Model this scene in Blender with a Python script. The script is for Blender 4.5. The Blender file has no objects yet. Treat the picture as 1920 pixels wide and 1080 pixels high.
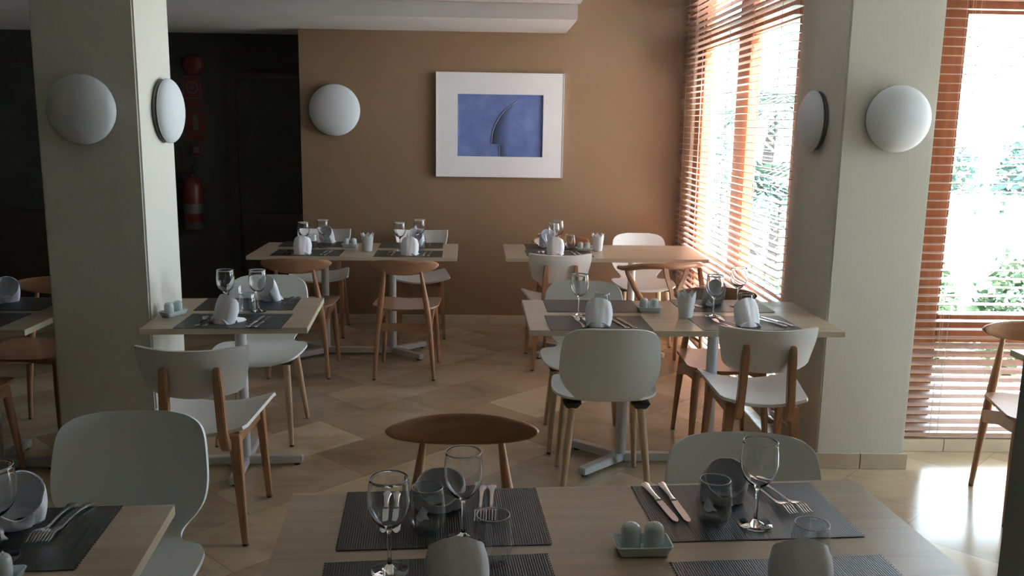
import bpy, bmesh, math, random
from mathutils import Vector, Matrix, noise
random.seed(7)
sc = bpy.context.scene
C = sc.collection
PI = math.pi
# ------------------------------------------------------------------ camera
def make_camera():
    pitch, roll, yaw, H = 0.18102, 0.01545, 0.02658, 1.625
    F = Vector((math.sin(yaw)*math.cos(pitch), math.cos(yaw)*math.cos(pitch), -math.sin(pitch)))
    R = Vector((math.cos(yaw), -math.sin(yaw), 0)); U = R.cross(F)
    c, s = math.cos(roll), math.sin(roll)
    R2 = R*c + U*s; U2 = -R*s + U*c
    cam = bpy.data.cameras.new('camera'); o = bpy.data.objects.new('camera', cam); C.objects.link(o)
    cam.sensor_width = 36; cam.lens = 1673.07*36/1920
    cam.clip_start = .05
    m = Matrix((R2, U2, -F)).transposed().to_4x4(); m.translation = Vector((0, 0, H))
    o.matrix_world = m
    sc.camera = o
make_camera()
# ------------------------------------------------------------------ world, sun, exposure
w = bpy.data.worlds.new('sky'); sc.world = w; w.use_nodes = True
bg = w.node_tree.nodes['Background']
bg.inputs['Strength'].default_value = 14.0
_nt = w.node_tree                       # hazy bright sky, brightest towards the horizon
_tc = _nt.nodes.new('ShaderNodeTexCoord'); _sx = _nt.nodes.new('ShaderNodeSeparateXYZ'); _cr = _nt.nodes.new('ShaderNodeValToRGB')
_nt.links.new(_tc.outputs['Generated'], _sx.inputs[0]); _nt.links.new(_sx.outputs['Z'], _cr.inputs['Fac']); _nt.links.new(_cr.outputs['Color'], bg.inputs['Color'])
_cr.color_ramp.elements[0].position = 0.0; _cr.color_ramp.elements[0].color = (.78, .93, 1.06, 1)
_cr.color_ramp.elements[1].position = 0.6; _cr.color_ramp.elements[1].color = (.56, .70, .82, 1)
sun = bpy.data.lights.new('sun', 'SUN'); sun.energy = 105; sun.angle = 0.01; sun.color = (1, .97, .93)
so = bpy.data.objects.new('sun', sun); C.objects.link(so)
so.rotation_euler = Vector((-0.62, 0.42, -1.25)).to_track_quat('-Z', 'Y').to_euler()
def portal(name, loc, size, direction):
    l = bpy.data.lights.new(name, 'AREA'); l.shape = 'RECTANGLE'; l.size, l.size_y = size
    l.cycles.is_portal = True
    o = bpy.data.objects.new(name, l); C.objects.link(o); o.location = loc
    o.rotation_euler = Vector(direction).to_track_quat('-Z', 'Y').to_euler()
portal('daylight_portal_side', (1.80, 5.90, 1.40), (2.50, 2.65), (-1, 0, 0))
portal('daylight_portal_rear', (3.20, 4.56, 1.40), (2.20, 2.65), (0, -1, 0))
portal('daylight_portal_terrace', (4.45, 3.60, 1.30), (1.00, 2.40), (-1, 0, 0))
sc.view_settings.view_transform = 'Standard'; sc.view_settings.look = 'None'
sc.view_settings.gamma = 1; sc.view_settings.use_curve_mapping = False
sc.view_settings.exposure = 0.45
sc.cycles.use_denoising = True
sc.cycles.max_bounces = 14; sc.cycles.diffuse_bounces = 6; sc.cycles.transmission_bounces = 12; sc.cycles.transparent_max_bounces = 16
sc.cycles.sample_clamp_indirect = 6; sc.cycles.caustics_refractive = False; sc.cycles.caustics_reflective = False
# ------------------------------------------------------------------ materials
def mat(name, col, rough=.5, metal=0, spec=.5, coat=0):
    m = bpy.data.materials.new(name); m.use_nodes = True
    b = m.node_tree.nodes['Principled BSDF']
    b.inputs['Base Color'].default_value = (*col, 1); b.inputs['Roughness'].default_value = rough
    b.inputs['Metallic'].default_value = metal; b.inputs['Specular IOR Level'].default_value = spec
    b.inputs['Coat Weight'].default_value = coat
    return m
def N(m, t, **kw):
    n = m.node_tree.nodes.new(t)
    for k, v in kw.items():
        if k in n.inputs: n.inputs[k].default_value = v
        else: setattr(n, k, v)
    return n
def L(m, a, b): m.node_tree.links.new(a, b)
def bsdf(m): return m.node_tree.nodes['Principled BSDF']
def coords(m, scale=(1, 1, 1), rot=(0, 0, 0), kind='Object'):
    tc = N(m, 'ShaderNodeTexCoord'); mp = N(m, 'ShaderNodeMapping')
    mp.inputs['Scale'].default_value = scale; mp.inputs['Rotation'].default_value = rot
    if kind == 'Position':
        g = N(m, 'ShaderNodeNewGeometry'); L(m, g.outputs['Position'], mp.inputs['Vector'])
    else: L(m, tc.outputs[kind], mp.inputs['Vector'])
    return mp.outputs['Vector']
def ramp(m, fac, stops):
    r = N(m, 'ShaderNodeValToRGB'); e = r.color_ramp.elements
    while len(e) < len(stops): e.new(.5)
    for i, (p, c) in enumerate(stops): e[i].position = p; e[i].color = (*c, 1)
    L(m, fac, r.inputs['Fac']); return r.outputs['Color']
def mottled(name, c1, c2, scale=(1, 1, 1), nscale=5, rough=.5, bump=0, detail=4, spec=.5, kind='Object', bscale=None, metal=0, coat=0):
    m = mat(name, c1, rough, metal, spec, coat); v = coords(m, scale, kind=kind)
    n = N(m, 'ShaderNodeTexNoise', Scale=nscale, Detail=detail); L(m, v, n.inputs['Vector'])
    L(m, ramp(m, n.outputs['Fac'], [(.3, c1), (.7, c2)]), bsdf(m).inputs['Base Color'])
    if bump:
        n2 = n
        if bscale:
            n2 = N(m, 'ShaderNodeTexNoise', Scale=bscale, Detail=3); L(m, v, n2.inputs['Vector'])
        b = N(m, 'ShaderNodeBump', Strength=bump, Distance=.01); L(m, n2.outputs['Fac'], b.inputs['Height'])
        L(m, b.outputs['Normal'], bsdf(m).inputs['Normal'])
    return m
M = {}
M['tan'] = mottled('tan wall paint', (.235, .155, .092), (.255, .168, .10), nscale=2, rough=.42, bump=.03, bscale=200, spec=.5)
M['cream'] = mottled('cream textile wall covering', (.63, .62, .55), (.655, .645, .575), (60, 60, 4), nscale=3, rough=.8, bump=.05, spec=.2)
M['dark_pillar'] = mottled('dark grey green near pillar', (.10, .125, .115), (.115, .14, .13), nscale=3, rough=.7)  # near pillar only: an even tone, darker than the other pillars
M['hall'] = mottled('shade darkened hall surface', (.05, .05, .043), (.06, .06, .05), nscale=3, rough=.8, spec=.2)  # hall wall and doors: missing light is put into this dark colour
M['white'] = mottled('ceiling paint', (.72, .73, .74), (.76, .77, .78), nscale=2, rough=.85, spec=.2)
M['offwall'] = mottled('rear wall paint', (.035, .035, .032), (.045, .045, .04), nscale=2, rough=.85, spec=.2)
M['brown_panel'] = mottled('dark brown laminate', (.035, .024, .016), (.045, .032, .02), (1, 1, 8), nscale=4, rough=.5)
M['stone'] = mottled('travertine skirting', (.46, .39, .28), (.56, .49, .37), nscale=6, rough=.35, detail=8)
M['plastic'] = mat('pale grey plastic', (.76, .81, .82), .42, spec=.4)
M['whiteply'] = mottled('white lacquered plywood', (.68, .68, .67), (.71, .71, .70), nscale=4, rough=.38)
M['metal'] = mat('light grey powder coat', (.58, .59, .61), .4, 0.15)
M['black'] = mat('black plastic', (.02, .02, .02), .5)
M['steel'] = mat('polished steel', (.70, .70, .69), .20, 1)
M['ceramic'] = mat('pale blue grey glazed ceramic', (.62, .70, .70), .18, spec=.6)
M['crown'] = mottled('textured white ceramic', (.66, .69, .70), (.74, .76, .77), nscale=30, rough=.45, bump=.2, bscale=60)
M['linen'] = mottled('white linen', (.84, .85, .90), (.88, .89, .94), nscale=50, rough=.9, bump=.12, bscale=400, spec=.1)
M['lampwhite'] = mottled('matt opal lamp diffuser', (.66, .69, .72), (.70, .73, .76), (1, 1, 1), nscale=14, rough=.7, spec=.25)
M['lampbase'] = mat('lamp backplate', (.08, .08, .085), .5)
M['hole'] = mat('shaker hole', (.03, .03, .03), .7)
M['cord'] = mat('blind cord', (.62, .50, .42), .8)
def wood(name, c1, c2, rough=.4, axis='z', coat=0, s=1):
    m = mat(name, c1, rough, coat=coat)
    sca = {'z': (9*s, 9*s, .8*s), 'x': (.8*s, 9*s, 9*s), 'y': (9*s, .8*s, 9*s)}[axis]
    v = coords(m, sca)
    n = N(m, 'ShaderNodeTexNoise', Scale=3.0, Detail=6, Roughness=.6, Distortion=.6); L(m, v, n.inputs['Vector'])
    L(m, ramp(m, n.outputs['Fac'], [(.32, c1), (.68, c2)]), bsdf(m).inputs['Base Color'])
    b = N(m, 'ShaderNodeBump', Strength=.06, Distance=.004); L(m, n.outputs['Fac'], b.inputs['Height']); L(m, b.outputs['Normal'], bsdf(m).inputs['Normal'])
    return m
M['oak'] = wood('bleached oak laminate', (.40, .32, .23), (.50, .42, .31), .32, 'x', s=1.3)
M['oakedge'] = mat('oak edge band', (.50, .44, .33), .45)
M['beech'] = wood('pale beech legs', (.42, .29, .18), (.54, .39, .25), .42, 'z', s=2)
M['walnut'] = wood('honey brown chair wood', (.26, .13, .066), (.36, .195, .105), .33, 'x', coat=.15)
M['walnutz'] = wood('honey brown turned legs', (.28, .145, .075), (.42, .23, .125), .36, 'z')
M['slatwood'] = wood('reddish blind wood', (.40, .27, .215), (.48, .33, .27), .35, 'y')
M['framewood'] = wood('red brown window timber', (.26, .085, .035), (.38, .14, .055), .38, 'z')
def placemat():
    m = mat('woven grey vinyl', (.1, .1, .1), 0.32, spec=.75)
    v = coords(m)
    w1 = N(m, 'ShaderNodeTexWave', Scale=60.0, Distortion=1.2, wave_type='BANDS', bands_direction='X'); w1.inputs['Detail Scale'].default_value = 3
    w2 = N(m, 'ShaderNodeTexWave', Scale=130.0, Distortion=1.5, wave_type='BANDS', bands_direction='Y')
    L(m, v, w1.inputs['Vector']); L(m, v, w2.inputs['Vector'])
    mul = N(m, 'ShaderNodeMath', operation='MULTIPLY'); L(m, w1.outputs['Fac'], mul.inputs[0]); L(m, w2.outputs['Fac'], mul.inputs[1])
    L(m, ramp(m, mul.outputs[0], [(.1, (.014, .015, .017)), (.7, (.055, .059, .064))]), bsdf(m).inputs['Base Color'])
    b = N(m, 'ShaderNodeBump', Strength=.6, Distance=.002); L(m, mul.outputs[0], b.inputs['Height']); L(m, b.outputs['Normal'], bsdf(m).inputs['Normal'])
    return m
M['mat'] = placemat()
def floor_mat():
    m = mat('polished travertine tiles', (.4, .3, .2), .16, spec=.5)
    v = coords(m, (1, 1, 1), (0, 0, math.radians(-45)+PI), 'Position')
    br = N(m, 'ShaderNodeTexBrick', offset=.5, squash=1)
    br.inputs['Scale'].default_value = 1; br.inputs['Brick Width'].default_value = .6; br.inputs['Row Height'].default_value = .4
    br.inputs['Mortar Size'].default_value = .0014; br.inputs['Mortar Smooth'].default_value = .3; br.inputs['Bias'].default_value = 0
    br.inputs['Color1'].default_value = (.36, .285, .19, 1); br.inputs['Color2'].default_value = (.62, .52, .37, 1); br.inputs['Mortar'].default_value = (.20, .16, .11, 1)
    L(m, v, br.inputs['Vector'])
    n = N(m, 'ShaderNodeTexNoise', Scale=2.2, Detail=9, Roughness=.62, Distortion=.8)
    g = coords(m, (1, 1.6, 1), (0, 0, .5), 'Position'); L(m, g, n.inputs['Vector'])
    veins = ramp(m, n.outputs['Fac'], [(.3, (.72, .66, .58)), (.5, (1, 1, 1)), (.72, (1.12, 1.1, 1.05))])
    mx = N(m, 'ShaderNodeMix', data_type='RGBA', blend_type='MULTIPLY'); mx.inputs[0].default_value = 1
    L(m, br.outputs['Color'], mx.inputs[6]); L(m, veins, mx.inputs[7])
    L(m, mx.outputs[2], bsdf(m).inputs['Base Color'])
    n2 = N(m, 'ShaderNodeTexNoise', Scale=9, Detail=4); L(m, g, n2.inputs['Vector'])
    mr = N(m, 'ShaderNodeMapRange'); mr.inputs['To Min'].default_value = .13; mr.inputs['To Max'].default_value = .26
    L(m, n2.outputs['Fac'], mr.inputs['Value']); L(m, mr.outputs[0], bsdf(m).inputs['Roughness'])
    b = N(m, 'ShaderNodeBump', Strength=.25, Distance=.003); b.invert = True
    L(m, br.outputs['Fac'], b.inputs['Height']); L(m, b.outputs['Normal'], bsdf(m).inputs['Normal'])
    return m
M['floor'] = floor_mat()
def thin_glass(name, tint, ior=1.45, rough=0.0):
    m = bpy.data.materials.new(name); m.use_nodes = True; nt = m.node_tree; nt.nodes.clear()
    out = N(m, 'ShaderNodeOutputMaterial'); mix = N(m, 'ShaderNodeMixShader'); tr = N(m, 'ShaderNodeBsdfTransparent'); gl = N(m, 'ShaderNodeBsdfGlossy')
    fr = N(m, 'ShaderNodeFresnel', IOR=ior)
    tr.inputs['Color'].default_value = (*tint, 1); gl.inputs['Roughness'].default_value = rough
    ge = N(m, 'ShaderNodeNewGeometry'); sb = N(m, 'ShaderNodeMath', operation='SUBTRACT'); sb.inputs[0].default_value = 1; L(m, ge.outputs['Backfacing'], sb.inputs[1])
    ml = N(m, 'ShaderNodeMath', operation='MULTIPLY'); L(m, fr.outputs[0], ml.inputs[0]); L(m, sb.outputs[0], ml.inputs[1])
    L(m, ml.outputs[0], mix.inputs[0]); L(m, tr.outputs[0], mix.inputs[1]); L(m, gl.outputs[0], mix.inputs[2]); L(m, mix.outputs[0], out.inputs[0])
    return m
M['pane'] = thin_glass('window glass', (.97, .985, .98))
M['thin'] = thin_glass('thin drinking glass', (.94, .95, .96), 1.95, .03)
M['rim'] = mat('pale glass rim highlight', (.85, .88, .92), .12, spec=.8); bsdf(M['rim']).inputs['Transmission Weight'].default_value = .45  # whitish colour stands in for bright reflections along the glass edges
M['glass'] = mat('solid drinking glass', (.98, .99, 1), 0.0); bsdf(M['glass']).inputs['Transmission Weight'].default_value = 1; bsdf(M['glass']).inputs['IOR'].default_value = 1.45
def painting_mat():
    # blue field; a soft dark body to the right of the ridge line, fading out
    m = mat('blue oil paint', (.12, .19, .45), .6)
    v = coords(m)
    n = N(m, 'ShaderNodeTexNoise', Scale=7, Detail=6, Roughness=.65); L(m, v, n.inputs['Vector'])
    base = ramp(m, n.outputs['Fac'], [(.3, (.085, .125, .31)), (.55, (.12, .175, .40)), (.75, (.19, .25, .50))])
    L(m, base, bsdf(m).inputs['Base Color'])
    return m
M['blue'] = painting_mat()
M['bluedark'] = mottled('greyed blue paint', (.045, .065, .13), (.07, .095, .19), nscale=9, rough=.65)
M['bluemid'] = mottled('mid blue paint', (.085, .12, .26), (.12, .165, .34), nscale=9, rough=.65)
M['frame'] = mat('white painted frame', (.80, .80, .80), .45)
M['mount'] = mottled('white mount board', (.80, .79, .80), (.83, .82, .83), nscale=8, rough=.8)
M['red'] = mottled('red enamel', (.085, .012, .012), (.105, .015, .014), nscale=6, rough=.35)
M['signred'] = mat('red sign print', (.09, .014, .014), .5)
M['signwhite'] = mat('white sign print', (.10, .10, .095), .5)
M['seatcord'] = mottled('woven paper cord', (.55, .45, .32), (.66, .55, .40), (40, 3, 3), nscale=5, rough=.8, bump=.4)
M['paving'] = mottled('white garden paving', (.70, .68, .64), (.78, .76, .72), nscale=1.5, rough=.8)
M['gardenwall'] = mottled('whitewashed garden wall', (.78, .77, .74), (.84, .83, .8), nscale=2, rough=.85)
M['leaf'] = mottled('sunlit green leaves', (.06, .12, .065), (.10, .17, .10), nscale=4, rough=.5)
M['leafblue'] = mottled('blue green palm leaves', (.055, .11, .09), (.09, .16, .14), nscale=4, rough=.5)
M['flower'] = mat('pink blossom', (.14, .03, .045), .6)
M['bark'] = mottled('grey palm trunk', (.05, .045, .045), (.08, .075, .07), (1, 1, 8), nscale=3, rough=.9)
M['rope'] = mat('dark floor cable', (.03, .028, .025), .6)
# ------------------------------------------------------------------ mesh helpers
def new_mesh(name, verts, faces, m, smooth=True, sharp=None):
    me = bpy.data.meshes.new(name); me.from_pydata([tuple(v) for v in verts], [], faces)
    ms = m if isinstance(m, (list, tuple)) else [m]
    for x in ms: me.materials.append(x)
    bm = bmesh.new(); bm.from_mesh(me); bmesh.ops.recalc_face_normals(bm, faces=bm.faces); bm.to_mesh(me); bm.free()
    me.update()
    if smooth: me.shade_smooth()
    if smooth and sharp is not None: me.set_sharp_from_angle(angle=math.radians(sharp))
    return me
def obj(name, me, parent=None, **props):
    o = bpy.data.objects.new(name, me); C.objects.link(o)
    if parent: o.parent = parent
    for k, v in props.items(): o[k] = v
    return o
def thing(name, label, cat, loc=(0, 0, 0), rz=0, group=None):
    o = bpy.data.objects.new(name, None); C.objects.link(o); o.empty_display_size = .1
    o.location = loc; o.rotation_euler = (0, 0, rz); o['label'] = label; o['category'] = cat
    if group: o['group'] = group
    return o
class B:
    """collects pieces of one mesh"""
    def __init__(s): s.v = []; s.f = []
    def add(s, v, f):
        k = len(s.v); s.v += [Vector(x) for x in v]; s.f += [tuple(i+k for i in q) for q in f]; return s
    def box(s, a, b):
        (x0, y0, z0), (x1, y1, z1) = a, b
        return s.add([(x0,y0,z0),(x1,y0,z0),(x1,y1,z0),(x0,y1,z0),(x0,y0,z1),(x1,y0,z1),(x1,y1,z1),(x0,y1,z1)],
                     [(0,3,2,1),(4,5,6,7),(0,1,5,4),(1,2,6,5),(2,3,7,6),(3,0,4,7)])
    def loft(s, rings, closed=True, caps=True):
        n = len(rings[0]); v = [p for r in rings for p in r]; f = []
        for i in range(len(rings)-1):
            for j in range(n if closed else n-1):
                k = (j+1) % n; f.append((i*n+j, i*n+k, (i+1)*n+k, (i+1)*n+j))
        if caps and closed: f.append(tuple(range(n))[::-1]); f.append(tuple((len(rings)-1)*n+j for j in range(n)))
        return s.add(v, f)
    def tube(s, pts, rad, n=12, sq=1.0, up=None, caps=True):
        pts = [Vector(p) for p in pts]
        if not isinstance(rad, (list, tuple)): rad = [rad]*len(pts)
        rings = []; ref = Vector(up) if up else None
        for i, p in enumerate(pts):
            t = (pts[min(i+1, len(pts)-1)]-pts[max(i-1, 0)]).normalized()
            if ref is None: ref = Vector((0, 0, 1)) if abs(t.z) < .9 else Vector((0, 1, 0))
            a = t.cross(ref).normalized(); b = a.cross(t).normalized()
            if not up: ref = b
            r = rad[i]; r = r if isinstance(r, (list, tuple)) else (r, r*sq)
            rings.append([p + a*r[0]*math.cos(2*PI*k/n) + b*r[1]*math.sin(2*PI*k/n) for k in range(n)])
        return s.loft(rings, True, caps)
    def lathe(s, prof, n=32, c=(0, 0, 0), capb=False, capt=False):
        rings = [[(c[0]+r*math.cos(2*PI*k/n), c[1]+r*math.sin(2*PI*k/n), c[2]+z) for k in range(n)] for r, z in prof]
        k0 = len(s.v); s.loft(rings, True, False)
        if capb: s.f.append(tuple(k0+j for j in range(n)))
        if capt: s.f.append(tuple(k0+(len(prof)-1)*n+j for j in range(n)))
        return s
    def prism(s, poly, z0, z1):
        n = len(poly); v = [(x, y, z0) for x, y in poly]+[(x, y, z1) for x, y in poly]
        return s.add(v, [tuple(range(n))[::-1], tuple(range(n, 2*n))]+[(i, (i+1) % n, n+(i+1) % n, n+i) for i in range(n)])
    def sheet(s, rows, th):
        """rows of points (grid) thickened along its normals by th, closed round the rim"""
        R, n = len(rows), len(rows[0]); P = [[Vector(p) for p in r] for r in rows]
        def nrm(i, j):
            a = P[min(i+1, R-1)][j]-P[max(i-1, 0)][j]; b = P[i][min(j+1, n-1)]-P[i][max(j-1, 0)]
            q = a.cross(b); return q.normalized() if q.length > 1e-9 else Vector((0, 0, 1))
        Nn = [[nrm(i, j) for j in range(n)] for i in range(R)]
        top = [P[i][j]+Nn[i][j]*th/2 for i in range(R) for j in range(n)]; bot = [P[i][j]-Nn[i][j]*th/2 for i in range(R) for j in range(n)]
        f = []; q = R*n
        for i in range(R-1):
            for j in range(n-1):
                a, b, c, d = i*n+j, i*n+j+1, (i+1)*n+j+1, (i+1)*n+j
                f.append((a, b, c, d)); f.append((q+d, q+c, q+b, q+a))
        rim = [j for j in range(n)]+[i*n+n-1 for i in range(1, R)]+[(R-1)*n+j for j in range(n-2, -1, -1)]+[i*n for i in range(R-2, 0, -1)]
        for k in range(len(rim)):
            a, b = rim[k], rim[(k+1) % len(rim)]; f.append((b, a, q+a, q+b))
        return s.add(top+bot, f)
    def mesh(s, name, m, smooth=False, sharp=None, bevel=0):
        me = new_mesh(name, s.v, s.f, m, smooth, sharp)
        if bevel:
            bm = bmesh.new(); bm.from_mesh(me)
            es = [e for e in bm.edges if len(e.link_faces) == 2 and e.calc_face_angle(0) > math.radians(40)]
            bmesh.ops.bevel(bm, geom=es, offset=bevel, segments=2, affect='EDGES', clamp_overlap=True)
            bm.to_mesh(me); bm.free(); me.shade_smooth(); me.set_sharp_from_angle(angle=math.radians(35))
        return me
def structure(name, b, m, bevel=0, **kw):
    o = obj(name, b.mesh(name, m, bevel=bevel), **kw); o['kind'] = 'structure'; return o
def copy_tree(o, parent=None):
    c = o.copy(); C.objects.link(c)
    if parent: c.parent = parent
    for ch in list(o.children): copy_tree(ch, c)
    return c
def place(o, x, y, z=0, rz=0, label=None, group=None):
    o.location = (x, y, z); o.rotation_euler = (0, 0, rz); o.scale = (1, 1, 1)
    if label: o['label'] = label
    if group: o['group'] = group
    elif 'group' in o: del o['group']
    return o
class Proto:
    """first use returns the object itself, later uses copies of it"""
    def __init__(s, make): s.make = make; s.o = None
    def __call__(s):
        if s.o is None: s.o = s.make(); return s.o
        return copy_tree(s.o)
def smoothstep(a, b, x):
    t = max(0, min(1, (x-a)/(b-a))); return t*t*(3-2*t)
def interp(keys, n):
    """Catmull-Rom through key tuples, n samples per span"""
    out = []
    for i in range(len(keys)-1):
        p0, p1, p2, p3 = keys[max(i-1, 0)], keys[i], keys[i+1], keys[min(i+2, len(keys)-1)]
        for k in range(n):
            t = k/n
            out.append(tuple(.5*((2*b)+(-a+c)*t+(2*a-5*b+4*c-d)*t*t+(-a+3*b-3*c+d)*t**3) for a, b, c, d in zip(p0, p1, p2, p3)))
    out.append(tuple(keys[-1])); return out
# ================================================================== THE SETTING
structure('floor', B().box((-6, -3, -.1), (4.5, 4.5, 0)).box((-6, 4.5, -.1), (1.8, 7.9, 0)), M['floor'])
structure('ceiling', B().box((-6, -3, 2.75), (4.5, 4.56, 2.9)).box((-6, 4.56, 2.75), (1.8, 7.9, 2.9)), M['white'])
structure('ceiling_lowered', B().box((-6, -3, 2.435), (.598, 6.27, 2.749)), M['white'])
structure('ceiling_soffit', B().box((-6, 6.272, 2.332), (.583, 7.71, 2.749)), M['white'])
structure('wall_back', B().box((-1.498, 7.2, 0), (1.80, 7.85, 2.75)), M['tan'])
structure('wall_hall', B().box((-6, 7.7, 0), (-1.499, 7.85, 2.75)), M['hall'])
structure('wall_left', B().box((-6, -3, 0), (-5.85, 7.7, 2.75)), M['offwall'])
structure('wall_rear', B().box((-6, -3.1, 0), (4.5, -3, 2.75)), M['offwall'])
# window walls: piers, sills and heads round each opening
structure('wall_window_side', B().box((1.60, 7.17, 0), (1.80, 7.2, 2.75)).box((1.60, 4.70, 2.68), (1.80, 7.17, 2.75)).box((1.60, 4.74, 0), (1.80, 7.17, .045)), M['cream'])
structure('wall_window_rear', B().box((2.03, 4.37, 0), (4.5, 4.56, .07)).box((2.03, 4.37, 2.68), (4.5, 4.56, 2.75)).box((2.03, 4.40, .07), (2.17, 4.56, 2.68)).box((4.25, 4.40, .07), (4.5, 4.56, 2.68)), M['cream'])
structure('wall_right', B().box((4.30, -3, 0), (4.5, 3.1, 2.75)).box((4.30, 3.1, 2.5), (4.5, 4.36, 2.75)).box((4.30, 3.1, 0), (4.5, 4.10, .10)).box((4.30, 4.10, 0), (4.5, 4.36, 2.5)), M['cream'])
structure('pillar_left', B().box((-1.94, 3.93, 0), (-1.505, 4.345, 2.44)), M['cream'], bevel=.008)
structure('pillar_right', B().box((1.60, 4.09, 0), (2.03, 4.74, 2.75)), M['cream'], bevel=.008)
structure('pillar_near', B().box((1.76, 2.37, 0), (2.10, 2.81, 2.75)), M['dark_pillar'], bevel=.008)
def base_tiles(name, x0, x1, y, t, step=.40, off=0, h=.078, axis='x'):
    b = B(); x = x0-off
    while x < x1-.002:
        a, c = max(x, x0), min(x+step-.0025, x1)
        if c > a:
            if axis == 'x': b.box((a, y-t, .0005), (c, y, h))
            else: b.box((y-t, a, .0005), (y, c, h))
        x += step
    return structure(name, b, M['stone'], bevel=.0015)
base_tiles('baseboard_back', -1.50, 1.60, 7.199, .013, off=.10)
base_tiles('baseboard_pillar_right', 1.585, 2.045, 4.089, .014, .30, off=.07)
base_tiles('baseboard_pillar_side', 4.09, 4.74, 1.599, .013, .40, off=.1, axis='y')
base_tiles('baseboard_window', 2.032, 4.25, 4.369, .05, .42, off=.1, h=.066)
base_tiles('baseboard_pillar_left', -1.955, -1.49, 3.929, .014, .40, off=.12)
base_tiles('baseboard_pillar_left_side', 3.93, 4.345, -1.491, .013, .40, off=.3, axis='y')
# hall: door leaf and its frame, brown lower panel, second door far left
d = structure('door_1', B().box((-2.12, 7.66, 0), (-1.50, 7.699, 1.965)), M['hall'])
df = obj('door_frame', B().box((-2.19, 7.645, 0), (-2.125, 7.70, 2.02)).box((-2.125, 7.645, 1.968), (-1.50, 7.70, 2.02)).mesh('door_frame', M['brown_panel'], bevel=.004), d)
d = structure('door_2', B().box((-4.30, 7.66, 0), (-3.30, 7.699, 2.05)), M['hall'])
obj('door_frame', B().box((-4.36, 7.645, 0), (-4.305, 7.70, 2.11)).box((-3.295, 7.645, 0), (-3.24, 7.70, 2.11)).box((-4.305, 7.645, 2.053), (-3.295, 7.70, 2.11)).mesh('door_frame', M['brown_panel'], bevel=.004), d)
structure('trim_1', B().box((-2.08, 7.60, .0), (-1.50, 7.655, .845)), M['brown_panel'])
structure('trim_2', B().box((-4.20, 7.55, 0), (-3.45, 7.65, .86)), M['brown_panel'])
# ------------------------------------------------------------------ windows
def window(name, frame_boxes, pane_boxes, axis):
    f = B()
    for a, b in frame_boxes: f.box(a, b)
    o = structure(name, f, M['framewood'], bevel=.004)
    for a, b in pane_boxes: obj('pane', B().box(a, b).mesh('pane', M['pane']), o)
    return o
# side window (in the x=1.6 wall), three lights between jambs, transoms at .55-.70 and 2.2-2.33
X0, X1 = 1.62, 1.685
window('window_1', [((X0, 6.92, .045), (X1, 7.17, 2.68)), ((X0, 4.74, .045), (X1, 4.83, 2.68)),
    ((X0, 5.71, .045), (X1, 5.99, 2.68)), ((X0, 4.83, .045), (X1, 5.71, .12)), ((X0, 5.99, .045), (X1, 6.92, .12)),
    ((X0, 4.83, .55), (X1, 5.71, .70)), ((X0, 5.99, .55), (X1, 6.92, .70)), ((X0, 4.83, 2.20), (X1, 5.71, 2.34)), ((X0, 5.99, 2.20), (X1, 6.92, 2.34)),
    ((X0, 4.83, 2.62), (X1, 5.71, 2.68)), ((X0, 5.99, 2.62), (X1, 6.92, 2.68))],
    [((1.65, 4.84, z0), (1.656, 5.70, z1)) for z0, z1 in ((.13, .54), (.71, 2.19), (2.35, 2.61))] +
    [((1.65, 6.0, z0), (1.656, 6.91, z1)) for z0, z1 in ((.13, .54), (.71, 2.19), (2.35, 2.61))], 'y')
Y0, Y1 = 4.42, 4.49
window('window_2', [((2.17, Y0, .07), (2.305, Y1, 2.68)), ((4.13, Y0, .07), (4.25, Y1, 2.68)), ((3.16, Y0, .07), (3.28, Y1, 2.68))] +
    [((a, Y0, z0), (b, Y1, z1)) for a, b in ((2.305, 3.16), (3.28, 4.13)) for z0, z1 in ((.07, .12), (.555, .70), (2.185, 2.33), (2.62, 2.68))],
    [((a, 4.45, z0), (b, 4.456, z1)) for a, b in ((2.31, 3.155), (3.285, 4.125)) for z0, z1 in ((.125, .55), (.705, 2.18), (2.335, 2.615))], 'x')
window('window_3', [((4.36, y, .10), (4.42, y+.07, 2.5)) for y in (3.1, 4.03)] +
    [((4.36, a, z), (4.42, b, z+.06)) for a, b in ((3.17, 4.03),) for z in (.10, 2.44)],
    [((4.385, a, .165), (4.391, b, 2.435)) for a, b in ((3.175, 4.025),)], 'y')
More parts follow.
